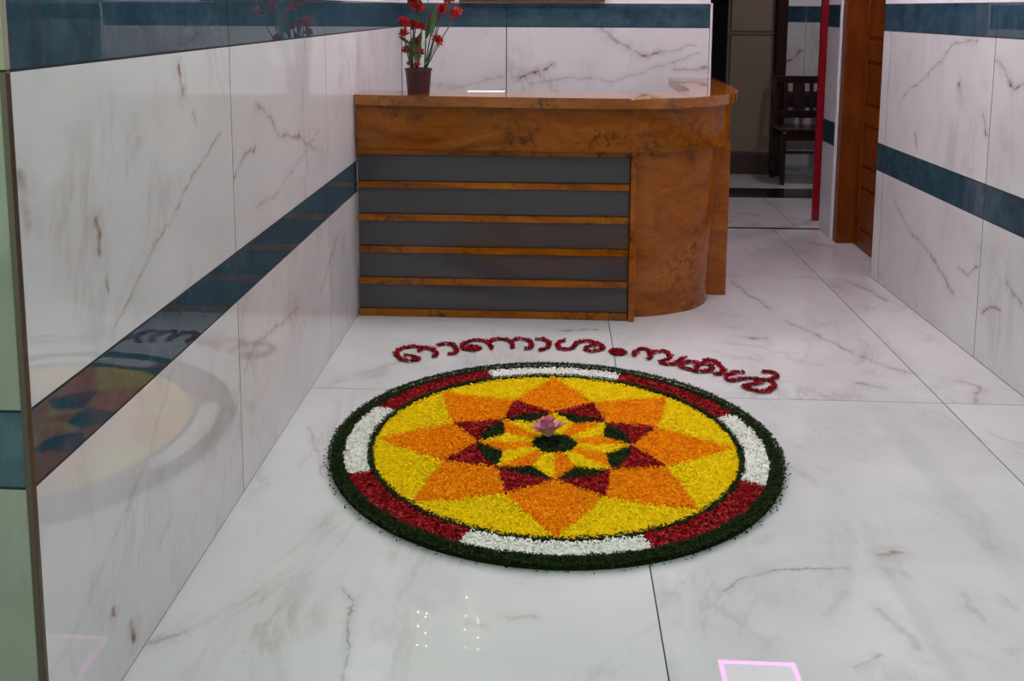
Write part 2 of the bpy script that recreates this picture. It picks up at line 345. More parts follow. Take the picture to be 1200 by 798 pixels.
# ------------------------------------------------------------------ room shell
XL, YW, YC = -0.918, 5.91, 1.612          # left wall face, back wall face, near corner of the left wall
CEIL = 2.75
ROWS = [(0.0, .592, 'm'), (.592, .735, 't'), (.735, 1.333, 'm'), (1.333, 1.473, 't')]
GAP = .0036          # floor joints
_tiles = {}
def tile_mesh(w, h, d, mat, gap=.0052):
    """tile with a small chamfer, its face at local y = 0 looking to -y, w along x, h along z"""
    key = (round(w, 4), round(h, 4), d, mat.name)
    if key in _tiles: return _tiles[key]
    a, b, c = w/2-gap/2, h/2-gap/2, .0003
    v = [(-a+c, 0, -b+c), (a-c, 0, -b+c), (a-c, 0, b-c), (-a+c, 0, b-c),
         (-a, c, -b), (a, c, -b), (a, c, b), (-a, c, b),
         (-a, d, -b), (a, d, -b), (a, d, b), (-a, d, b)]
    f = [(0, 1, 2, 3), (11, 10, 9, 8)]
    for i in range(4):
        j = (i+1) % 4
        f += [(4+i, 4+j, j, i), (8+i, 8+j, 4+j, 4+i)]
    me = bpy.data.meshes.new('tile'); me.from_pydata(v, [], f); me.update(); me.materials.append(mat)
    _tiles[key] = me
    return me
TH = .008
BED = .0007          # joints lie this far behind the tile faces
def put_tile(parent, name, me, loc, rot):
    o = bpy.data.objects.new(name, me); o.location = loc; o.rotation_euler = rot
    return link(o, parent)
def tile_wall(wall, cuts, marb, place):
    """place(u_centre, z_centre) -> local location, rotation of a tile of width w"""
    for u0, u1 in zip(cuts[:-1], cuts[1:]):
        for z0, z1, kd in ROWS:
            me = tile_mesh(u1-u0, z1-z0, TH, M['teal'] if kd == 't' else marb)
            loc, rot = place((u0+u1)/2, (z0+z1)/2)
            put_tile(wall, 'band_tile' if kd == 't' else 'marble_tile', me, loc, rot)
def wall_shell(name, b, lowmat=None):
    """backing wall: dark grout bed behind the tiles, painted above the upper band"""
    x0, x1, y0, y1 = b
    v, f, mi = [], [], []
    for z0, z1, m in ((0, 1.472, 0), (1.472, CEIL, 1)):
        n = len(v)
        v += [(x0, y0, z0), (x1, y0, z0), (x1, y1, z0), (x0, y1, z0), (x0, y0, z1), (x1, y0, z1), (x1, y1, z1), (x0, y1, z1)]
        for q_ in ((3, 2, 1, 0), (4, 5, 6, 7), (0, 1, 5, 4), (1, 2, 6, 5), (2, 3, 7, 6), (3, 0, 4, 7)):
            f.append(tuple(n+i for i in q_)); mi.append(m)
    o = mesh_obj(name, v, f, [lowmat or M['grout'], M['paint']])
    o.data.polygons.foreach_set('material_index', mi)
    return tag(o, kind='structure')
HALF = math.pi/2
# left wall: faces +x
wl = wall_shell('wall_left', (XL-.25, XL-BED, YC+TH, YW+.16))
tile_wall(wl, [YC, 2.758, 3.933, 5.10, YW], M['marble_left'], lambda u, z: ((XL, u, z), (0, 0, HALF)))
# return of the left wall beside the entrance: faces -y
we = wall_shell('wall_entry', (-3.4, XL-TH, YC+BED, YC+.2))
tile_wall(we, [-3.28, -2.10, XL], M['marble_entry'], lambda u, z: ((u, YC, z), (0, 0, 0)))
# back wall behind the desk: faces -y
wb = wall_shell('wall_back', (XL-.2, .904, YW+BED, YW+.15))
tile_wall(wb, [XL, -.29, .904], M['marble_back'], lambda u, z: ((u, YW, z), (0, 0, 0)))
# right wall: faces -x, not quite parallel to the left one
AR = .0261
wr = wall_shell('wall_right', (BED, .25, -5.9, 1.035))
wr.location = (1.755, 4.32, 0); wr.rotation_euler = (0, 0, AR)
tile_wall(wr, [-5.90, -4.87, -3.71, -2.55, -1.39, -.23, .93, 1.035], M['marble_right'], lambda u, z: ((0, u, z), (0, 0, -HALF)))
# the same wall past the door
wp = wall_shell('wall_passage', (1.757+BED, 2.0, 6.235, 6.55))
tile_wall(wp, [6.235, 6.55], M['marble_far'], lambda u, z: ((1.757, u, z), (0, 0, -HALF)))
# wall over the door
o = box('wall_lintel', (1.765, 2.0, 5.352, 6.228, 2.08, CEIL), M['paint'], bev=0); tag(o, kind='structure')

# added unseen wall behind the photographer screens daylight reflections; entrance open on its left
wf = wall_shell('wall_front_screen', (-2.2, 2.1, -1.75, -1.6))
tile_wall(wf, [-2.2, -1.1, 0.0, 1.1, 1.88], M['marble_entry_front'], lambda u, z: ((u, -1.6+BED, z), (0, 0, math.pi)))

# floor: bed and tiles
fl = box('floor', (-3.5, 3.6, -2.2, 9.4, -.15, -BED), M['grey_grout'], bev=0); tag(fl, kind='structure')
def floor_tile(x0, x1, y0, y1, name='floor_tile', mat=None):
    me = tile_mesh(x1-x0, y1-y0, TH, mat or M['marble_floor'], GAP)
    put_tile(fl, name, me, ((x0+x1)/2, (y0+y1)/2, 0), (-HALF, 0, 0))
XJ = [-3.30, -2.115, -.927, .261, 1.449, 2.64]
YJ = [-1.56, .155, 1.871, 3.587, 5.303, 6.52]
for i in range(5):
    for j in range(5):
        if i < 2 and j > 1: continue
        x1 = XJ[i+1]
        if i == 4: x1 = 1.93
        floor_tile(XJ[i], x1, YJ[j], YJ[j+1])
floor_tile(.904, 2.2, 6.52, 6.565, 'threshold_strip', M['granite'])
for x0, x1 in ((.4, 1.62), (1.62, 2.9)):
    floor_tile(x0, x1, 6.565, 7.63); floor_tile(x0, x1, 8.05, 8.75)
    floor_tile(x0, x1, 7.63, 8.05, 'threshold_strip', M['granite'])
    floor_tile(x0, x1, 8.75, 9.28)
ce = box('ceiling', (-3.5, 3.6, -2.2, 9.4, CEIL, CEIL+.1), M['paint'], bev=0); tag(ce, kind='structure')

# dim room beyond the threshold
o = box('wall_far', (1.99, 3.3, 8.76, 9.25, 0, CEIL), M['grout'], bev=0); tag(o, kind='structure')
o.data.materials[0] = M['paint']
for u0, u1 in ((1.99, 2.16), (2.16, 3.3)):
    for z0, z1, kd in ROWS:
        me = tile_mesh(u1-u0, z1-z0, TH, M['teal'] if kd == 't' else M['marble_far'])
        put_tile(o, 'band_tile' if kd == 't' else 'marble_tile', me, ((u0+u1)/2, 8.75, (z0+z1)/2), (0, 0, 0))
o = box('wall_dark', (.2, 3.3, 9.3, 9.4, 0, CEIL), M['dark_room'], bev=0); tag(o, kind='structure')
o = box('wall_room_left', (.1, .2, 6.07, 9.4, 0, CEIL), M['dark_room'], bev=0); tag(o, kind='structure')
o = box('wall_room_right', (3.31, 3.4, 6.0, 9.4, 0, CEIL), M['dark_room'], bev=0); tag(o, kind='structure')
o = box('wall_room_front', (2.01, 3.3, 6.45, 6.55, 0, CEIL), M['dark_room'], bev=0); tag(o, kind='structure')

# trims
o = box('trim_1', (XL-.011, XL+.003, YC-.004, YC+.010, 0, 1.333), M['bronze'], bev=.002); tag(o, 'bronze corner bead on the near edge of the left wall', kind='structure')
o = box('trim_2', (.9045, .918, YW-.004, YW+.15, 0, 1.476), M['pale_trim'], bev=.003); tag(o, kind='structure')
o = box('trim_3', (1.742, 1.758, 6.2085, 6.2335, 0, CEIL), M['pale_trim'], bev=.004); tag(o, 'white upright bead beside the brown door frame', kind='structure')
o = box('trim_4', (XL-.011, XL+.003, YC-.004, YC+.010, 1.335, 1.474), plain('bead_reflection_tan', (.35, .28, .20), .4), bev=.002); tag(o, kind='structure')  # same bronze bead; tan colour paints its reflection at band height

# door in the right wall
d1 = empty('door_1', (1.86, 5.79, 0)); tag(d1, 'brown panelled wooden door in the right wall', kind='structure')
def in_door(name, b, mat, parent, bev=.003, seg=1):
    bm = bmesh.new(); bm_box(bm, b[0]-1.86, b[1]-1.86, b[2]-5.79, b[3]-5.79, b[4], b[5], bev=bev, seg=seg)
    return bm_obj(name, bm, mat, parent)
DY0, DY1 = 5.43, 6.135
lf = in_door('door_leaf', (1.872, 1.905, DY0, DY1, .006, 2.03), M['door_wood'], d1)
# stiles and rails stand proud of the leaf, raised fields sit in between
for y0, y1 in ((DY0, DY0+.09), (DY1-.09, DY1)):
    in_door('door_stile', (1.858, 1.8715, y0, y1, .006, 2.03), M['door_wood'], lf)
RAILS = [(.006, .11), (.385, .495), (.76, .87), (1.14, 1.26), (1.52, 1.63), (1.93, 2.03)]
for z0, z1 in RAILS:
    in_door('door_rail', (1.858, 1.8715, DY0+.092, DY1-.092, z0, z1), M['door_wood'], lf)
for (a, z0), (z1, b_) in zip(RAILS[:-1], RAILS[1:]):
    in_door('raised_panel', (1.862, 1.8715, DY0+.108, DY1-.108, z0+.018, z1-.018), M['door_wood'], lf, bev=.007)
fr = in_door('door_frame', (1.757, 1.91, 6.138, 6.206, 0, 2.08), M['door_wood'], d1)
in_door('door_frame', (1.800, 1.91, 5.365, 5.428, 0, 2.08), M['door_wood'], d1)
in_door('door_frame', (1.757, 1.91, 5.43, 6.136, 2.032, 2.08), M['door_wood'], d1)
# backing behind the door so that no light leaks in
o = box('door_light_stop', (1.92, 2.0, 5.36, 6.22, 0, 2.078), M['dark_room'], bev=0); tag(o, kind='structure')

# ------------------------------------------------------------------ reception desk
def smooth_path(pts, n=8):
    """Catmull-Rom through 2-D points"""
    P_ = [Vector(p) for p in pts]; out = []
    for i in range(len(P_)-1):
        a = P_[max(i-1, 0)]; b = P_[i]; c = P_[i+1]; d = P_[min(i+2, len(P_)-1)]
        for k in range(n):
            t = k/n
            out.append(.5*((2*b)+(-a+c)*t+(2*a-5*b+4*c-d)*t*t+(-a+3*b-3*c+d)*t**3))
    out.append(P_[-1]); return out
def slab(name, outer, inner, z0, z1, mat, parent, org, bev=.004):
    """ribbon-shaped slab between two plan curves with the same number of points"""
    bm = bmesh.new(); n = len(outer); R = []
    for z in (z0, z1):
        R.append(([bm.verts.new((p[0]-org[0], p[1]-org[1], z)) for p in outer], [bm.verts.new((p[0]-org[0], p[1]-org[1], z)) for p in inner]))
    (ob, ib), (ot, it) = R
    sharp = []
    for i in range(n-1):
        bm.faces.new((ot[i], ot[i+1], it[i+1], it[i])); bm.faces.new((ob[i+1], ob[i], ib[i], ib[i+1]))
        f1 = bm.faces.new((ob[i], ob[i+1], ot[i+1], ot[i])); f2 = bm.faces.new((ib[i+1], ib[i], it[i], it[i+1]))
    for i in (0, n-1):
        bm.faces.new((ob[i], ot[i], it[i], ib[i]))
    bm.edges.ensure_lookup_table()
    for a, b in [(ot[i], ot[i+1]) for i in range(n-1)] + [(ob[i], ob[i+1]) for i in range(n-1)]:
        e = bm.edges.get((a, b)); sharp.append(e)
    if bev: bmesh.ops.bevel(bm, geom=sharp, offset=bev, segments=2, affect='EDGES', profile=.5)
    o = bm_obj(name, bm, mat, parent)
    return o
DO = (-.02, 4.95, 0)
desk = empty('reception_desk', DO)
tag(desk, 'honey-brown wooden reception desk with grey striped front and curved right end', 'desk')
def dbox(name, b, mat, parent=desk, bev=.002, seg=1):
    bm = bmesh.new(); bm_box(bm, b[0]-DO[0], b[1]-DO[0], b[2]-DO[1], b[3]-DO[1], b[4], b[5], bev=bev, seg=seg)
    return bm_obj(name, bm, mat, parent)
top_o = smooth_path([(-.914, 4.462), (-.57, 4.420), (-.04, 4.378), (.25, 4.366), (.41, 4.380), (.60, 4.448), (.70, 4.520), (.79, 4.62), (.865, 4.76), (.897, 4.92), (.902, 5.2), (.902, 5.76)])
top_i = smooth_path([(-.914, 4.70), (-.57, 4.69), (-.04, 4.685), (.25, 4.685), (.41, 4.69), (.53, 4.705), (.60, 4.745), (.64, 4.80), (.66, 4.87), (.664, 4.96), (.655, 5.2), (.655, 5.76)])
slab('desktop', top_o, top_i, 1.003, 1.05, M['desk_top'], desk, DO)
fas_o = smooth_path([(-.912, 4.492), (-.57, 4.47), (-.04, 4.446), (.25, 4.440), (.41, 4.446), (.60, 4.508), (.70, 4.576), (.78, 4.66), (.838, 4.77), (.860, 4.90), (.864, 5.2), (.864, 5.74)])
fas_i = smooth_path([(-.912, 4.52), (-.57, 4.50), (-.04, 4.476), (.25, 4.47), (.40, 4.476), (.585, 4.534), (.68, 4.598), (.757, 4.68), (.812, 4.785), (.834, 4.905), (.838, 5.2), (.838, 5.74)])
slab('fascia', fas_o, fas_i, .800, 1.002, M['desk_wood'], desk, DO, bev=.003)
# front: carcass board, grey panels and the wooden strips between them
dbox('carcass', (-.912, .350, 4.514, 4.545, 0, .9995), M['carcass'])
G0, G1 = -.910, .348
for z0, z1 in ((.034, .152), (.186, .305), (.337, .457), (.491, .612), (.645, .768)):
    dbox('grey_panel', (G0, G1, 4.503, 4.5135, z0+.002, z1), M['grey_lam'], bev=.001)
for z0, z1 in ((0, .034), (.154, .186), (.307, .337), (.459, .491), (.614, .645), (.770, .799)):
    dbox('wood_strip', (G0, G1, 4.488, 4.5135, z0, z1), M['desk_wood'], bev=.0025)
dbox('end_post', (.350, .378, 4.470, 4.56, 0, .799), M['desk_wood_v'], bev=.003)
# curved end panel, leaning outwards towards the top
cb_ = smooth_path([(.379, 4.550), (.48, 4.575), (.58, 4.622), (.68, 4.695), (.742, 4.785), (.772, 4.87), (.784, 4.94)], 6)
ct_ = smooth_path([(.379, 4.520), (.49, 4.535), (.60, 4.575), (.705, 4.650), (.775, 4.745), (.812, 4.85), (.824, 4.94)], 6)
bm = bmesh.new(); NZ = 10; rows = []
for j in range(NZ+1):
    t = j/NZ; tt = t**1.25
    rows.append([bm.verts.new((a[0]*(1-tt)+b[0]*tt-DO[0], a[1]*(1-tt)+b[1]*tt-DO[1], .799*t)) for a, b in zip(cb_, ct_)])
inn = [[bm.verts.new((v.co.x-.012, v.co.y+.018, v.co.z)) for v in r] for r in rows]
for j in range(NZ):
    for i in range(len(cb_)-1):
        bm.faces.new((rows[j][i], rows[j][i+1], rows[j+1][i+1], rows[j+1][i]))
        bm.faces.new((inn[j][i+1], inn[j][i], inn[j+1][i], inn[j+1][i+1]))
n = len(cb_)
for j in range(NZ):
    for i in (0, n-1): bm.faces.new((rows[j][i], rows[j+1][i], inn[j+1][i], inn[j][i]))
for i in range(n-1):
    for j in (0, NZ): bm.faces.new((rows[j][i], rows[j][i+1], inn[j][i+1], inn[j][i]))
bm_obj('curved_panel', bm, M['desk_wood_v'], desk, smooth=False)
dbox('side_panel', (.785, .878, 4.945, 5.74, 0, .799), M['desk_wood_v'], bev=.003)
dbox('worktop', (-.912, .62, 4.72, 5.05, .715, .745), M['desk_wood'], bev=.003)

# ------------------------------------------------------------------ flower pot on the desk
rnd = random.Random(7)
PX0, PY0 = -.633, 4.575
pl = empty('flower_pot', (PX0, PY0, 1.0505))
tag(pl, 'maroon pot of red artificial carnations on the left end of the desk', 'potted flowers')
bm = bmesh.new()
lathe(bm, [(.050, 0), (.052, .002), (.0605, .104), (.0645, .105), (.0645, .114), (.060, .115), (.058, .102)], 24)
bm_obj('pot', bm, M['pot'], pl, smooth=False)
bm = bmesh.new(); lathe(bm, [(.056, .095), (.057, .104), (.03, .109)], 20)
bm_obj('soil', bm, M['soil'], pl)
fpos = [(-.631, 1.446), (-.695, 1.378), (-.654, 1.368), (-.616, 1.355), (-.695, 1.327), (-.646, 1.29), (-.688, 1.249), (-.633, 1.239),
        (-.674, 1.187), (-.635, 1.184), (-.561, 1.40), (-.520, 1.438), (-.455, 1.42), (-.544, 1.293), (-.490, 1.482), (-.625, 1.50), (-.585, 1.52), (-.66, 1.475)]
fr_ = [.034, .030, .028, .022, .026, .024, .024, .026, .018, .017, .024, .030, .032, .030, .028, .030, .030, .026]
def carnation(seed):
    r = random.Random(seed); bm = bmesh.new()
    for ring, (cnt, tilt, ln) in enumerate(((7, -.25, .85), (9, .2, 1.0), (9, .65, 1.0), (7, 1.0, .95), (4, 1.35, .85))):
        for k in range(cnt):
            a = 2*math.pi*(k+r.random()*.6)/cnt; t = tilt+r.uniform(-.15, .15)
            u = Vector((math.cos(a)*math.cos(t), math.sin(a)*math.cos(t), math.sin(t))); s = Vector((-math.sin(a), math.cos(a), 0)); nn = u.cross(s)
            L = ln*r.uniform(.85, 1.1); w = .42*r.uniform(.8, 1.2); base = Vector((0, 0, -.25))
            g = []
            for i, (f, ww) in enumerate(((0, .15), (.5, .8), (1, 1.0))):
                g.append([bm.verts.new(base+u*L*f+s*w*ww*q_+nn*(.12*math.sin(3*q_+r.random()*3)*f + .1*f*f)) for q_ in (-.5, -.15, .2, .5)])
            for i in range(2):
                for j in range(3): bm.faces.new((g[i][j], g[i][j+1], g[i+1][j+1], g[i+1][j]))
    # green calyx sits in the petals' foot as a small cone
    me = bpy.data.meshes.new('carnation'); bm.to_mesh(me); bm.free(); me.materials.append(M['carnation'])
    return me
cme = [carnation(s) for s in (1, 2, 3)]
for i, ((x, z), r) in enumerate(zip(fpos, fr_)):
    yy = PY0 + rnd.uniform(-.035, .03)
    o = bpy.data.objects.new('flower', cme[i % 3]); link(o, pl)
    o.location = (x-PX0, yy-PY0, z-1.0505); o.scale = (r*1.12,)*3
    lean = (x-PX0)*2
    o.rotation_euler = (rnd.uniform(.2, .8), lean+rnd.uniform(-.3, .3), rnd.uniform(0, 6))
    # stem from the soil to the flower
    bm = bmesh.new()
    if x < -.58 and i not in (16,): foot = Vector((rnd.uniform(-.03, .0), rnd.uniform(-.02, .02), .10))
    else: foot = Vector((.028, .0, .10))
    tip = Vector((x-PX0, yy-PY0, z-1.0505-r*.25))
    mid = foot.lerp(tip, .55) + Vector((-.01 if x < -.6 else .0, 0, .01))
    tube(bm, [foot, foot.lerp(mid, .5), mid, tip], [.0034, .003, .0026, .0022], 6)
    bm_obj('stem', bm, M['stem'], pl, smooth=True)
def leaf(parent, foot, tip, w, bend):
    foot, tip = Vector(foot), Vector(tip); d = tip-foot; L = d.length
    s = d.cross(Vector((0, 1, .2))).normalized(); nn = s.cross(d).normalized(); bm = bmesh.new(); g = []
    for k in range(7):
        f = k/6; ww = w*math.sin(math.pi*min(.97, f*.9+.08)); c = foot+d*f+nn*bend*math.sin(math.pi*f)*L
        g.append([bm.verts.new(c-s*ww), bm.verts.new(c-nn*ww*.35), bm.verts.new(c+s*ww)])
    for k in range(6):
        for j in range(2): bm.faces.new((g[k][j], g[k][j+1], g[k+1][j+1], g[k+1][j]))
    o = bm_obj('leaf', bm, M['leaf'], parent, smooth=True); return o
for f, t, w, b in (((-.645, 1.255), (-.618, 1.335), .014, .1), ((-.60, 1.30), (-.572, 1.385), .013, .1), ((-.572, 1.31), (-.548, 1.46), .014, .06),
                   ((-.655, 1.345), (-.628, 1.42), .012, .1), ((-.665, 1.27), (-.725, 1.312), .008, .15), ((-.605, 1.18), (-.575, 1.205), .006, .25),
                   ((-.64, 1.16), (-.62, 1.30), .010, .05), ((-.57, 1.42), (-.60, 1.445), .007, .2), ((-.665, 1.17), (-.672, 1.30), .009, .05), ((-.62, 1.44), (-.645, 1.52), .012, .1)):
    leaf(pl, (f[0]-PX0, rnd.uniform(-.02, .02), f[1]-1.0505), (t[0]-PX0, rnd.uniform(-.03, .02), t[1]-1.0505), w, b)

# thin white slab standing in for a bright line on the ledge
tag(mesh_obj('bright_line_slab', [(x, y, z) for z in (1.0506, 1.0546) for x, y in ((-.41, 4.60), (-.236, 4.60), (-.236, 4.68), (-.41, 4.68))],
             [(3, 2, 1, 0), (4, 5, 6, 7), (0, 1, 5, 4), (1, 2, 6, 5), (2, 3, 7, 6), (3, 0, 4, 7)], plain('bright_line_white', (.85, .85, .86), .6, var=.02)),
    'thin white slab standing in for a bright line on the desk ledge', 'stand-in')

# ------------------------------------------------------------------ picture board and fairy lights on the back wall, above the frame of the photo
pb = empty('wall_board', (-.141, 5.895, 1.478)); tag(pb, 'framed board with brown ribbed border hanging above the desk', 'wall board')
bm = bmesh.new(); bm_box(bm, -.40, .40, -.012, .008, .04, .56, bev=.002); bm_obj('panel', bm, M['board'], pb)
def ribbed(name, x0, x1, z0, z1, along):
    bm = bmesh.new()
    if along == 'x':
        n = int((x1-x0)/.013)
        for k in range(n):
            a = x0+(x1-x0)*k/n; b = x0+(x1-x0)*(k+1)/n
            bm_box(bm, a+.0008, b-.0008, -.030, .010, z0, z1, bev=.002)
    else:
        n = int((z1-z0)/.013)
        for k in range(n):
            a = z0+(z1-z0)*k/n; b = z0+(z1-z0)*(k+1)/n
            bm_box(bm, x0, x1, -.030, .010, a+.0008, b-.0008, bev=.002)
    return tag(bm_obj(name, bm, M['reed'], pb), kind='stuff')
ribbed('ribbed_frame', -.428, .428, 0, .039, 'x'); ribbed('ribbed_frame', -.428, .428, .561, .60, 'x')
ribbed('ribbed_frame', -.428, -.401, .040, .560, 'z'); ribbed('ribbed_frame', .401, .428, .040, .560, 'z')
bme = None
for k, (x, z0) in enumerate(((-.845, 2.28), (-.79, 2.42), (-.535, 2.30), (-.46, 2.45))):
    fl_ = empty('fairy_light_string', (x, 5.885, CEIL-.01))
    tag(fl_, ['long string of warm fairy lights nearest the back left corner', 'short string of warm fairy lights beside the corner string',
              'long string of warm fairy lights above the wall board', 'short string of warm fairy lights above the wall board'][k], 'fairy lights', 'fairy lights on the back wall')
    bm = bmesh.new(); L = CEIL-.01-z0
    tube(bm, [(.006*math.sin(j*1.3+k), 0, -L*j/14) for j in range(15)], .0016, 5); bm_obj('wire', bm, M['wire'], fl_)
    for j in (3, 4, 7, 8, 10, 13)[k % 2::2] + (14,):
        if bme is None:
            bm = bmesh.new(); bmesh.ops.create_icosphere(bm, subdivisions=1, radius=.0045); bme = bpy.data.meshes.new('bulb'); bm.to_mesh(bme); bm.free(); bme.materials.append(M['bulb'])
        o = bpy.data.objects.new('bulb', bme); o.location = (.006*math.sin(j*1.3+k), -.008, -L*j/14); link(o, fl_)

# ------------------------------------------------------------------ ceiling panels
def panel(loc, size, label, lit):
    r = empty('ceiling_light', (loc[0], loc[1], CEIL-.001)); tag(r, label, 'ceiling light', 'square ceiling lights')
    s = size/2; bm = bmesh.new(); bm_box(bm, -s, s, -s, s, -.03, 0, bev=.004); bm_obj('housing', bm, M['pale_trim'], r)
    a = s-.004; w = .028; bm = bmesh.new()
    for b in ((-a, a, -a, -a+w), (-a, a, a-w, a), (-a, -a+w, -a+w, a-w), (a-w, a, -a+w, a-w)):
        bm_box(bm, b[0], b[1], b[2], b[3], -.036, -.0302)
    bm_obj('pink_rim', bm, M['pink_rim'] if (not lit or (loc[0] > 0 and loc[1] > 4)) else M['pale_trim'], r)
    a = s-.034; bm = bmesh.new(); bm_box(bm, -a, a, -a, a, -.034, -.0302); bm_obj('diffuser', bm, ((M['diffuser_back_left'] if loc[0] < 0 else M['diffuser_back']) if loc[1] > 4 else (M['diffuser'] if loc[0] < 0 else M['diffuser_right'])) if lit else M['off_panel'], r)
panel((1.335, 5.70), .50, 'square ceiling panel with a glowing pink rim over the passage', False)
for k, (x, y) in enumerate(((-.35, 4.55), (.95, 4.35), (-.35, 2.6), (.95, 2.6), (-.35, .7), (.95, .7))):
    panel((x, y), .55, ['white ceiling panel over the left end of the desk', 'white ceiling panel over the curved end of the desk', 'white ceiling panel over the left of the flower carpet',
                        'white ceiling panel over the right of the flower carpet', 'white ceiling panel nearest the entrance, on the left', 'white ceiling panel nearest the entrance, on the right'][k], True)

far_fill = empty('ceiling_light', (2.55, 7.5, CEIL-.001)); tag(far_fill, 'added round light brightening the far room, out of view', 'ceiling light')  # unseen lamp added to lift the floor of the far room
bm = bmesh.new(); lathe(bm, [(.11, 0), (.12, -.004), (.12, -.022), (.105, -.028)], 28); bm_obj('housing', bm, M['pale_trim'], far_fill)
bm = bmesh.new(); lathe(bm, [(.10, -.0285), (.10, -.034), (.09, -.037)], 28); bm_obj('diffuser', bm, emit('far_fill_diffuser', (1, .97, .95), 90.0), far_fill)

# ------------------------------------------------------------------ things in the far room
cp = empty('cupboard', (1.70, 8.90, 0)); tag(cp, 'tall beige cupboard with grey frame in the dim far room', 'cupboard')
def rel(name, b, mat, parent, o, bev=.003, seg=1):
    bm = bmesh.new(); bm_box(bm, b[0]-o[0], b[1]-o[0], b[2]-o[1], b[3]-o[1], b[4]-o[2], b[5]-o[2], bev=bev, seg=seg)
    return bm_obj(name, bm, mat, parent)
OC = (1.70, 8.90, 0)
rel('body', (1.49, 1.895, 8.745, 9.22, .0, 2.2), M['grey_frame'], cp, OC)
for z0, z1 in ((.20, 1.215), (1.252, 2.18)):
    rel('door', (1.517, 1.885, 8.728, 8.744, z0, z1), M['beige'], cp, OC, bev=.004)
rel('plinth', (1.50, 1.89, 8.735, 8.744, .0, .185), plain('brown_plinth_board', (.065, .042, .032), .4), cp, OC)
rel('cross_rail', (1.50, 1.89, 8.732, 8.744, 1.222, 1.245), M['grey_frame'], cp, OC)
fp = rel('trim_5', (1.90, 1.985, 8.66, 8.80, 0, 2.2), M['dark_wood'], None, (0, 0, 0)); tag(fp, 'dark brown upright post beside the beige cupboard', kind='structure')

OCH = (2.09, 8.40, 0)
ch = empty('dining_chair', OCH); tag(ch, 'dark mahogany chair with slatted back against the far wall', 'chair')
X0, X1 = 1.868, 2.315
for x in (X0, X1-.038):
    rel('leg', (x, x+.038, 8.195, 8.235, 0, .425), M['dark_wood'], ch, OCH)
    bm = bmesh.new()
    pts = [(x+.019, 8.59, 0), (x+.019, 8.575, .42), (x+.019, 8.60, .65), (x+.019, 8.64, .885)]
    for (a, b) in zip(pts[:-1], pts[1:]):
        pass
    g = [[bm.verts.new((p[0]+sx*.019-OCH[0], p[1]+sy*.016-OCH[1], p[2])) for sx, sy in ((-1, -1), (1, -1), (1, 1), (-1, 1))] for p in pts]
    for i in range(3):
        for k in range(4): bm.faces.new((g[i][k], g[i][(k+1) % 4], g[i+1][(k+1) % 4], g[i+1][k]))
    bm.faces.new(g[0][::-1]); bm.faces.new(g[-1]); bm_obj('back_post', bm, M['dark_wood'], ch)
rel('seat', (X0-.006, X1+.006, 8.18, 8.565, .444, .472), M['dark_wood'], ch, OCH, bev=.008, seg=2)
rel('seat_apron', (X0+.039, X1-.039, 8.20, 8.225, .372, .443), M['dark_wood'], ch, OCH)
rel('stretcher', (X0+.039, X1-.039, 8.205, 8.225, .262, .292), M['dark_wood'], ch, OCH)
for x in (X0+.008, X1-.03): rel('side_stretcher', (x, x+.02, 8.236, 8.56, .20, .225), M['dark_wood'], ch, OCH)
rel('top_rail', (X0+.039, X1-.039, 8.618, 8.645, .815, .878), M['dark_wood'], ch, OCH, bev=.006)
rel('lower_rail', (X0+.039, X1-.039, 8.582, 8.606, .520, .585), M['dark_wood'], ch, OCH)
cx_ = (X0+X1)/2
for x0, x1 in ((cx_-.125, cx_-.09), (cx_-.05, cx_+.05), (cx_+.09, cx_+.125)):
    bm = bmesh.new()
    g = [[bm.verts.new((x-OCH[0], y+dy-OCH[1], z)) for x, dy in ((x0, -.007), (x1, -.007), (x1, .007), (x0, .007))] for y, z in ((8.594, .586), (8.632, .814))]
    for k in range(4): bm.faces.new((g[0][k], g[0][(k+1) % 4], g[1][(k+1) % 4], g[1][k]))
    bm.faces.new(g[0][::-1]); bm.faces.new(g[1]); bm_obj('slat', bm, M['dark_wood'], ch)

rp = empty('red_post', (1.810, 6.82, 0)); tag(rp, 'tall red painted metal post at the edge of the far room', 'post')
rel('post', (1.781, 1.838, 6.80, 6.84, 0, 2.7), M['red_metal'], rp, (1.81, 6.82, 0), bev=.004)
rel('foot_block', (1.839, 1.868, 6.80, 6.84, 0, .05), M['black_plastic'], rp, (1.81, 6.82, 0))

# ------------------------------------------------------------------ flower carpet
nr = np.random.default_rng(11)
FC = np.array([.011, 3.124]); ROT = math.radians(.3)
M['p_yellow'] = petal_mat('yellow_marigold_petals', [(.80, .46, .0), (1.0, .68, .0), (1.0, .74, .0), (1.0, .82, .01)])
M['p_orange'] = petal_mat('orange_marigold_petals', [(.74, .15, .0), (.98, .26, .0), (1.0, .32, .0), (1.0, .44, .0)])
M['p_red'] = petal_mat('crimson_petals', [(.09, .001, .002), (.24, .002, .005), (.30, .004, .008), (.50, .05, .045)])
M['p_white'] = petal_mat('white_petals', [(.80, .79, .68), (.92, .91, .84), (.97, .96, .93)])
M['p_green'] = petal_mat('shredded_green_leaf', [(.006, .012, .003), (.016, .030, .008), (.036, .060, .016)])
M['p_lettering'] = petal_mat('red_rose_petals', [(.14, .001, .006), (.24, .002, .012), (.34, .006, .02)])

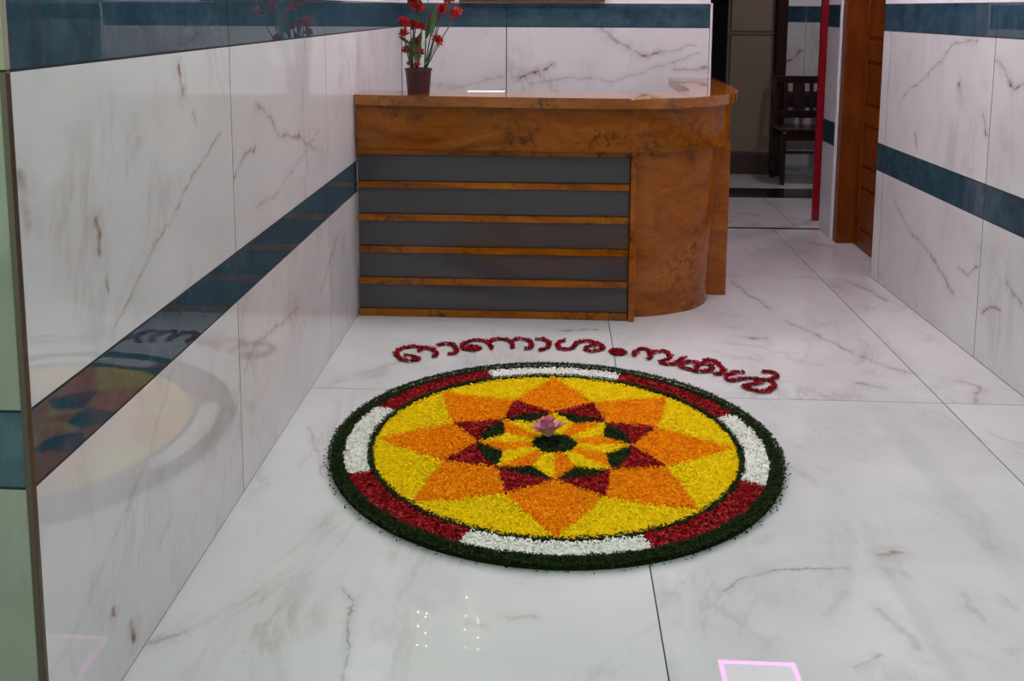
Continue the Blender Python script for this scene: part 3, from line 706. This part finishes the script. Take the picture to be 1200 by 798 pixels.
def petals(cx, cy, z, ln, wd, tilt=.38, curl=.2):
    """arrays of petal centres -> vertices and faces of little curled leaf shapes (6 vertices, 2 quads each)"""
    n = len(cx)
    a = nr.uniform(0, 2*np.pi, n); t = nr.normal(0, tilt, n); ro = nr.normal(0, tilt, n)
    u = np.stack([np.cos(a)*np.cos(t), np.sin(a)*np.cos(t), np.sin(t)], 1)
    s = np.stack([-np.sin(a), np.cos(a), np.zeros(n)], 1)
    nn = np.cross(u, s); s = s*np.cos(ro)[:, None]+nn*np.sin(ro)[:, None]; nn = np.cross(u, s)
    L = (ln*nr.uniform(.7, 1.3, n))[:, None]; W = (wd*nr.uniform(.7, 1.3, n))[:, None]
    c = np.stack([cx, cy, z], 1)
    cu = curl*L
    v = np.stack([c-u*L/2+nn*cu, c-s*W/2-u*L*.05, c-s*W*.38+u*L*.3+nn*cu*.3, c+u*L/2+nn*cu, c+s*W*.38+u*L*.3+nn*cu*.3, c+s*W/2-u*L*.05], 1).reshape(-1, 3)
    v[:, 2] = np.maximum(v[:, 2], .0008)
    b = (np.arange(n)*6)[:, None]
    f = np.concatenate([b+np.array([0, 1, 2, 3]), b+np.array([0, 3, 4, 5])], 1).reshape(-1, 4)
    return v, f
def petal_obj(name, pts_v, pts_f, base_v, base_f, mat, parent, org):
    nb = len(base_v)
    V = np.concatenate([np.asarray(base_v, float).reshape(-1, 3), pts_v]) if nb else pts_v
    V = V - np.array([org[0], org[1], 0])
    me = bpy.data.meshes.new(name)
    bf = [tuple(f) for f in base_f]
    loops = [i for f in bf for i in f]; starts = []; s_ = 0
    for f in bf: starts.append(s_); s_ += len(f)
    allv = np.concatenate([np.array(loops, int), (pts_f+nb).ravel()]).astype(np.int32)
    st = np.concatenate([np.array(starts, int), s_+4*np.arange(len(pts_f))]).astype(np.int32)
    me.vertices.add(len(V)); me.vertices.foreach_set('co', V.astype(np.float32).ravel())
    me.loops.add(len(allv)); me.loops.foreach_set('vertex_index', allv)
    me.polygons.add(len(st)); me.polygons.foreach_set('loop_start', st)
    me.update(calc_edges=True); me.validate(); me.materials.append(mat)
    if mat is M['p_green']:
        me.materials.append(M['leaf_bed'])
        for i in range(len(bf)): me.polygons[i].material_index = 1
    o = bpy.data.objects.new(name, me)
    link(o, parent); o['kind'] = 'stuff'
    return o
def inpoly(x, y, poly):
    r = np.zeros(len(x), bool); n = len(poly)
    for i in range(n):
        x0, y0 = poly[i]; x1, y1 = poly[(i+1) % n]
        c = ((y0 > y) != (y1 > y)) & (x < (x1-x0)*(y-y0)/((y1-y0) if y1 != y0 else 1e-9)+x0)
        r ^= c
    return r
def pl_(r, deg):
    a = math.radians(deg)+ROT; return (r*math.cos(a), r*math.sin(a))
fc = empty('flower_carpet', (FC[0], FC[1], 0)); tag(fc, 'round flower petal carpet with an orange eight-pointed star on the marble floor', 'flower carpet')
R0, R1, R2, R3, RT, RRD, RI, RV, RC = .738, .690, .615, .596, .588, .381, .254, .178, .074
def arc(r, a0, a1, n): return [pl_(r, a0+(a1-a0)*i/n) for i in range(n+1)]
regions = []   # name, material, polygon, mound height
N_ = 8
for k in range(8):
    a = 45*k
    white = (k % 2 == 0)
    regions.append(('white_segment' if white else 'red_segment', 'p_white' if white else 'p_red', arc(R1, a-22.5, a+22.5, 16)+arc(R2, a+22.5, a-22.5, 16), .016))
for k in range(8):
    a = 45*k
    regions.append(('orange_star_point', 'p_orange', [pl_(RT, a), pl_((RT+RRD)/2*.985, a+9.5), pl_(RRD, a+22.5), pl_(RI, a), pl_(RRD, a-22.5), pl_((RT+RRD)/2*.985, a-9.5)], .015))
    regions.append(('yellow_field', 'p_yellow', [pl_(RT, a), pl_((RT+RRD)/2*.985, a+9.5), pl_(RRD, a+22.5), pl_((RT+RRD)/2*.985, a+35.5), pl_(RT, a+45)]+arc(R3, a+45, a, 16), .013))
    regions.append(('crimson_wedge', 'p_red', [pl_(RI, a), pl_(RRD, a+22.5)]+arc(RI, a+45, a, 8)[:-1], .014))
    regions.append(('green_leaf_wedge', 'p_green', arc(RI, a, a+45, 8)+[pl_(RV, a+22.5)], .013))
    regions.append(('orange_half_petal', 'p_orange', [pl_(RI, a), pl_(RV, a+22.5), pl_(RC, a+22.5), pl_(RC, a+11), pl_(RC, a)], .015))
    regions.append(('yellow_half_petal', 'p_yellow', [pl_(RI, a), pl_(RV, a-22.5), pl_(RC, a-22.5), pl_(RC, a-11), pl_(RC, a)], .015))
regions.append(('green_centre', 'p_green', arc(RC, 0, 360, 32)[:-1], .014))
# candidate petal positions: a jittered grid over the whole disc
SP = .0058
gx, gy = np.meshgrid(np.arange(-.76, .76, SP), np.arange(-.76, .76, SP))
gx = (gx + nr.uniform(-.5, .5, gx.shape)*SP*1.1).ravel(); gy = (gy + nr.uniform(-.5, .5, gy.shape)*SP*1.1).ravel()
wob = lambda x, y: (.0022*np.sin(x*60+3*np.sin(y*35))+nr.normal(0, .0016, len(x)), .0022*np.sin(y*57+2+3*np.sin(x*41))+nr.normal(0, .0016, len(x)))
wx, wy = wob(gx, gy)
rr = np.hypot(gx+wx, gy+wy)
SIZE = {'p_yellow': (.0105, .0052), 'p_orange': (.0105, .0052), 'p_red': (.012, .0085), 'p_white': (.0125, .0065), 'p_green': (.011, .0046)}
def make_region(name, mat, mask, base_v, base_f, zz):
    x, y = gx[mask], gy[mask]; ln, wd = SIZE[mat]
    z = zz + nr.uniform(-.001, .006, len(x))
    v, f = petals(x+FC[0], y+FC[1], z, ln, wd)
    return petal_obj(name, v, f, base_v, base_f, M[mat], fc, FC)
def prism(poly, h):
    n = len(poly)
    v = [(p[0]+FC[0], p[1]+FC[1], h) for p in poly]+[(p[0]+FC[0], p[1]+FC[1], .0006) for p in poly]
    return v, [tuple(range(n))]+[(i, (i+1) % n, n+(i+1) % n, n+i) for i in range(n)]
for name, mat, poly, h in regions:
    m = inpoly(gx+wx, gy+wy, poly)
    bv, bf = prism(poly, h-.006)
    make_region(name, mat, m, bv, bf, h-.003)
def ring_base(r0, r1, h0, h1, n=96):
    v, f = [], []
    for k in range(n):
        a = 2*math.pi*k/n
        for r, z in ((r0, .0006), (r0, h0), (r1, h1), (r1, .0006)): v.append((FC[0]+r*math.cos(a), FC[1]+r*math.sin(a), z))
    for k in range(n):
        a, b = 4*k, 4*((k+1) % n)
        for j in range(3): f.append((a+j, a+j+1, b+j+1, b+j))
    return v, f
# rims of shredded leaves, heaped a little higher
bv, bf = ring_base(R1-.002, R0-.008, .018, .010); m = (rr > R1) & (rr < R0)
o = make_region('green_leaf_border', 'p_green', m, bv, bf, .018)
bv, bf = ring_base(R3, R2, .013, .013); m = (rr > R3) & (rr < R2)
make_region('green_leaf_ring', 'p_green', m, bv, bf, .017)
# more shreds heaped on and spilling off the rim
th = nr.uniform(0, 2*np.pi, 7000); r_ = .716+nr.normal(0, .015, 7000); r_ = np.minimum(r_, .752)
z_ = np.maximum(.002, .026-np.abs(r_-.712)*.55)+nr.uniform(0, .005, 7000)
v, f = petals(FC[0]+r_*np.cos(th), FC[1]+r_*np.sin(th), z_, .010, .0036, tilt=.7)
petal_obj('loose_leaf_shreds', v, f, [], [], M['p_green'], fc, FC)

# ------------------------------------------------------------------ lotus flower in the middle
OL = (-.004, 3.150, .020)
lo = empty('lotus_flower', OL); tag(lo, 'pink lotus flower lying at the centre of the flower carpet', 'flower')
q = NT('pink_lotus_petal')
at = q.n('ShaderNodeTexCoord')
sz = q.n('ShaderNodeSeparateXYZ'); q.l(at.outputs['Generated'], sz.inputs[0])
q.set(Base_Color=q.ramp(sz.outputs[1], [(0.0, (.85, .74, .55)), (.3, (.80, .52, .55)), (.65, (.70, .24, .40)), (1.0, (.58, .12, .28))]), Roughness=.5)
M['lotus'] = q.m
def lotus_petal(L, W, cup):
    bm = bmesh.new(); g = []
    for k in range(8):
        f = k/7; w = W*math.sin(math.pi*(f*.86+.13))**.8*(1 if f < .99 else .05); y = L*f; z = cup*L*math.sin(f*2.0)*.5
        g.append([bm.verts.new((w*s, y*(1-.04*s*s), z+cup*.9*w*s*s)) for s in (-1, -.5, 0, .5, 1)])
    for k in range(7):
        for j in range(4): bm.faces.new((g[k][j], g[k][j+1], g[k+1][j+1], g[k+1][j]))
    me = bpy.data.meshes.new('petal'); bm.to_mesh(me); bm.free(); me.materials.append(M['lotus'])
    me.polygons.foreach_set('use_smooth', [True]*len(me.polygons)); return me
pm = [lotus_petal(.074, .022, .45), lotus_petal(.068, .021, .6), lotus_petal(.058, .018, .7)]
rl = random.Random(5)
LEAN = Matrix.Rotation(math.radians(-14), 4, 'Y') @ Matrix.Rotation(math.radians(-10), 4, 'X')
for ring, (cnt, el, me, off) in enumerate(((7, 18, pm[0], 0), (6, 48, pm[1], 20), (5, 70, pm[2], 45))):
    for k in range(cnt):
        o = bpy.data.objects.new('petal', me); link(o, lo)
        az = math.radians(off+360*k/cnt+rl.uniform(-9, 9)); e = math.radians(el+rl.uniform(-8, 8))
        o.matrix_local = Matrix.Translation((0, 0, .006)) @ LEAN @ Matrix.Rotation(az, 4, 'Z') @ Matrix.Rotation(e, 4, 'X')

# ------------------------------------------------------------------ lettering laid in red petals
let = empty('petal_lettering', (.05, 4.05, 0)); tag(let, 'curved line of Malayalam letters laid in red petals before the desk', 'lettering')
def letter(strokes, rad=.0085):
    xs, ys = [], []
    for st in strokes:
        pts = smooth_path(st, 6)
        for a, b in zip(pts[:-1], pts[1:]):
            L = (b-a).length; n = max(1, int(L/.0011))
            for k in range(n):
                c = a.lerp(b, k/n); xs.append(c.x+nr.normal(0, rad*.52)); ys.append(c.y+nr.normal(0, rad*.62))
    xs, ys = np.array(xs), np.array(ys)
    v, f = petals(xs, ys, .004+nr.uniform(0, .008, len(xs)), .014, .010, tilt=.35)
    petal_obj('letter', v, f, [], [], M['p_lettering'], let, (.05, 4.05))
for s in LETTERS: letter(s)
n = 420; aa = nr.uniform(0, 2*np.pi, n); r_ = np.sqrt(nr.uniform(0, 1, n))
v, f = petals(.2776+.036*r_*np.cos(aa), 4.046+.036*r_*np.sin(aa), .004+.008*(1-r_)+nr.uniform(0, .006, n), .013, .009, tilt=.35)
petal_obj('letter_dot', v, f, [], [], M['p_lettering'], let, (.05, 4.05))
tag(mesh_obj('fallen_petal', [(-.006, 0, .001), (0, -.005, .003), (.007, 0, .0015), (0, .005, .004)], [(0, 1, 2, 3)], M['p_lettering'], loc=(-.069, 3.86, 0)),
    'single fallen red petal between lettering and flower carpet', 'petal')
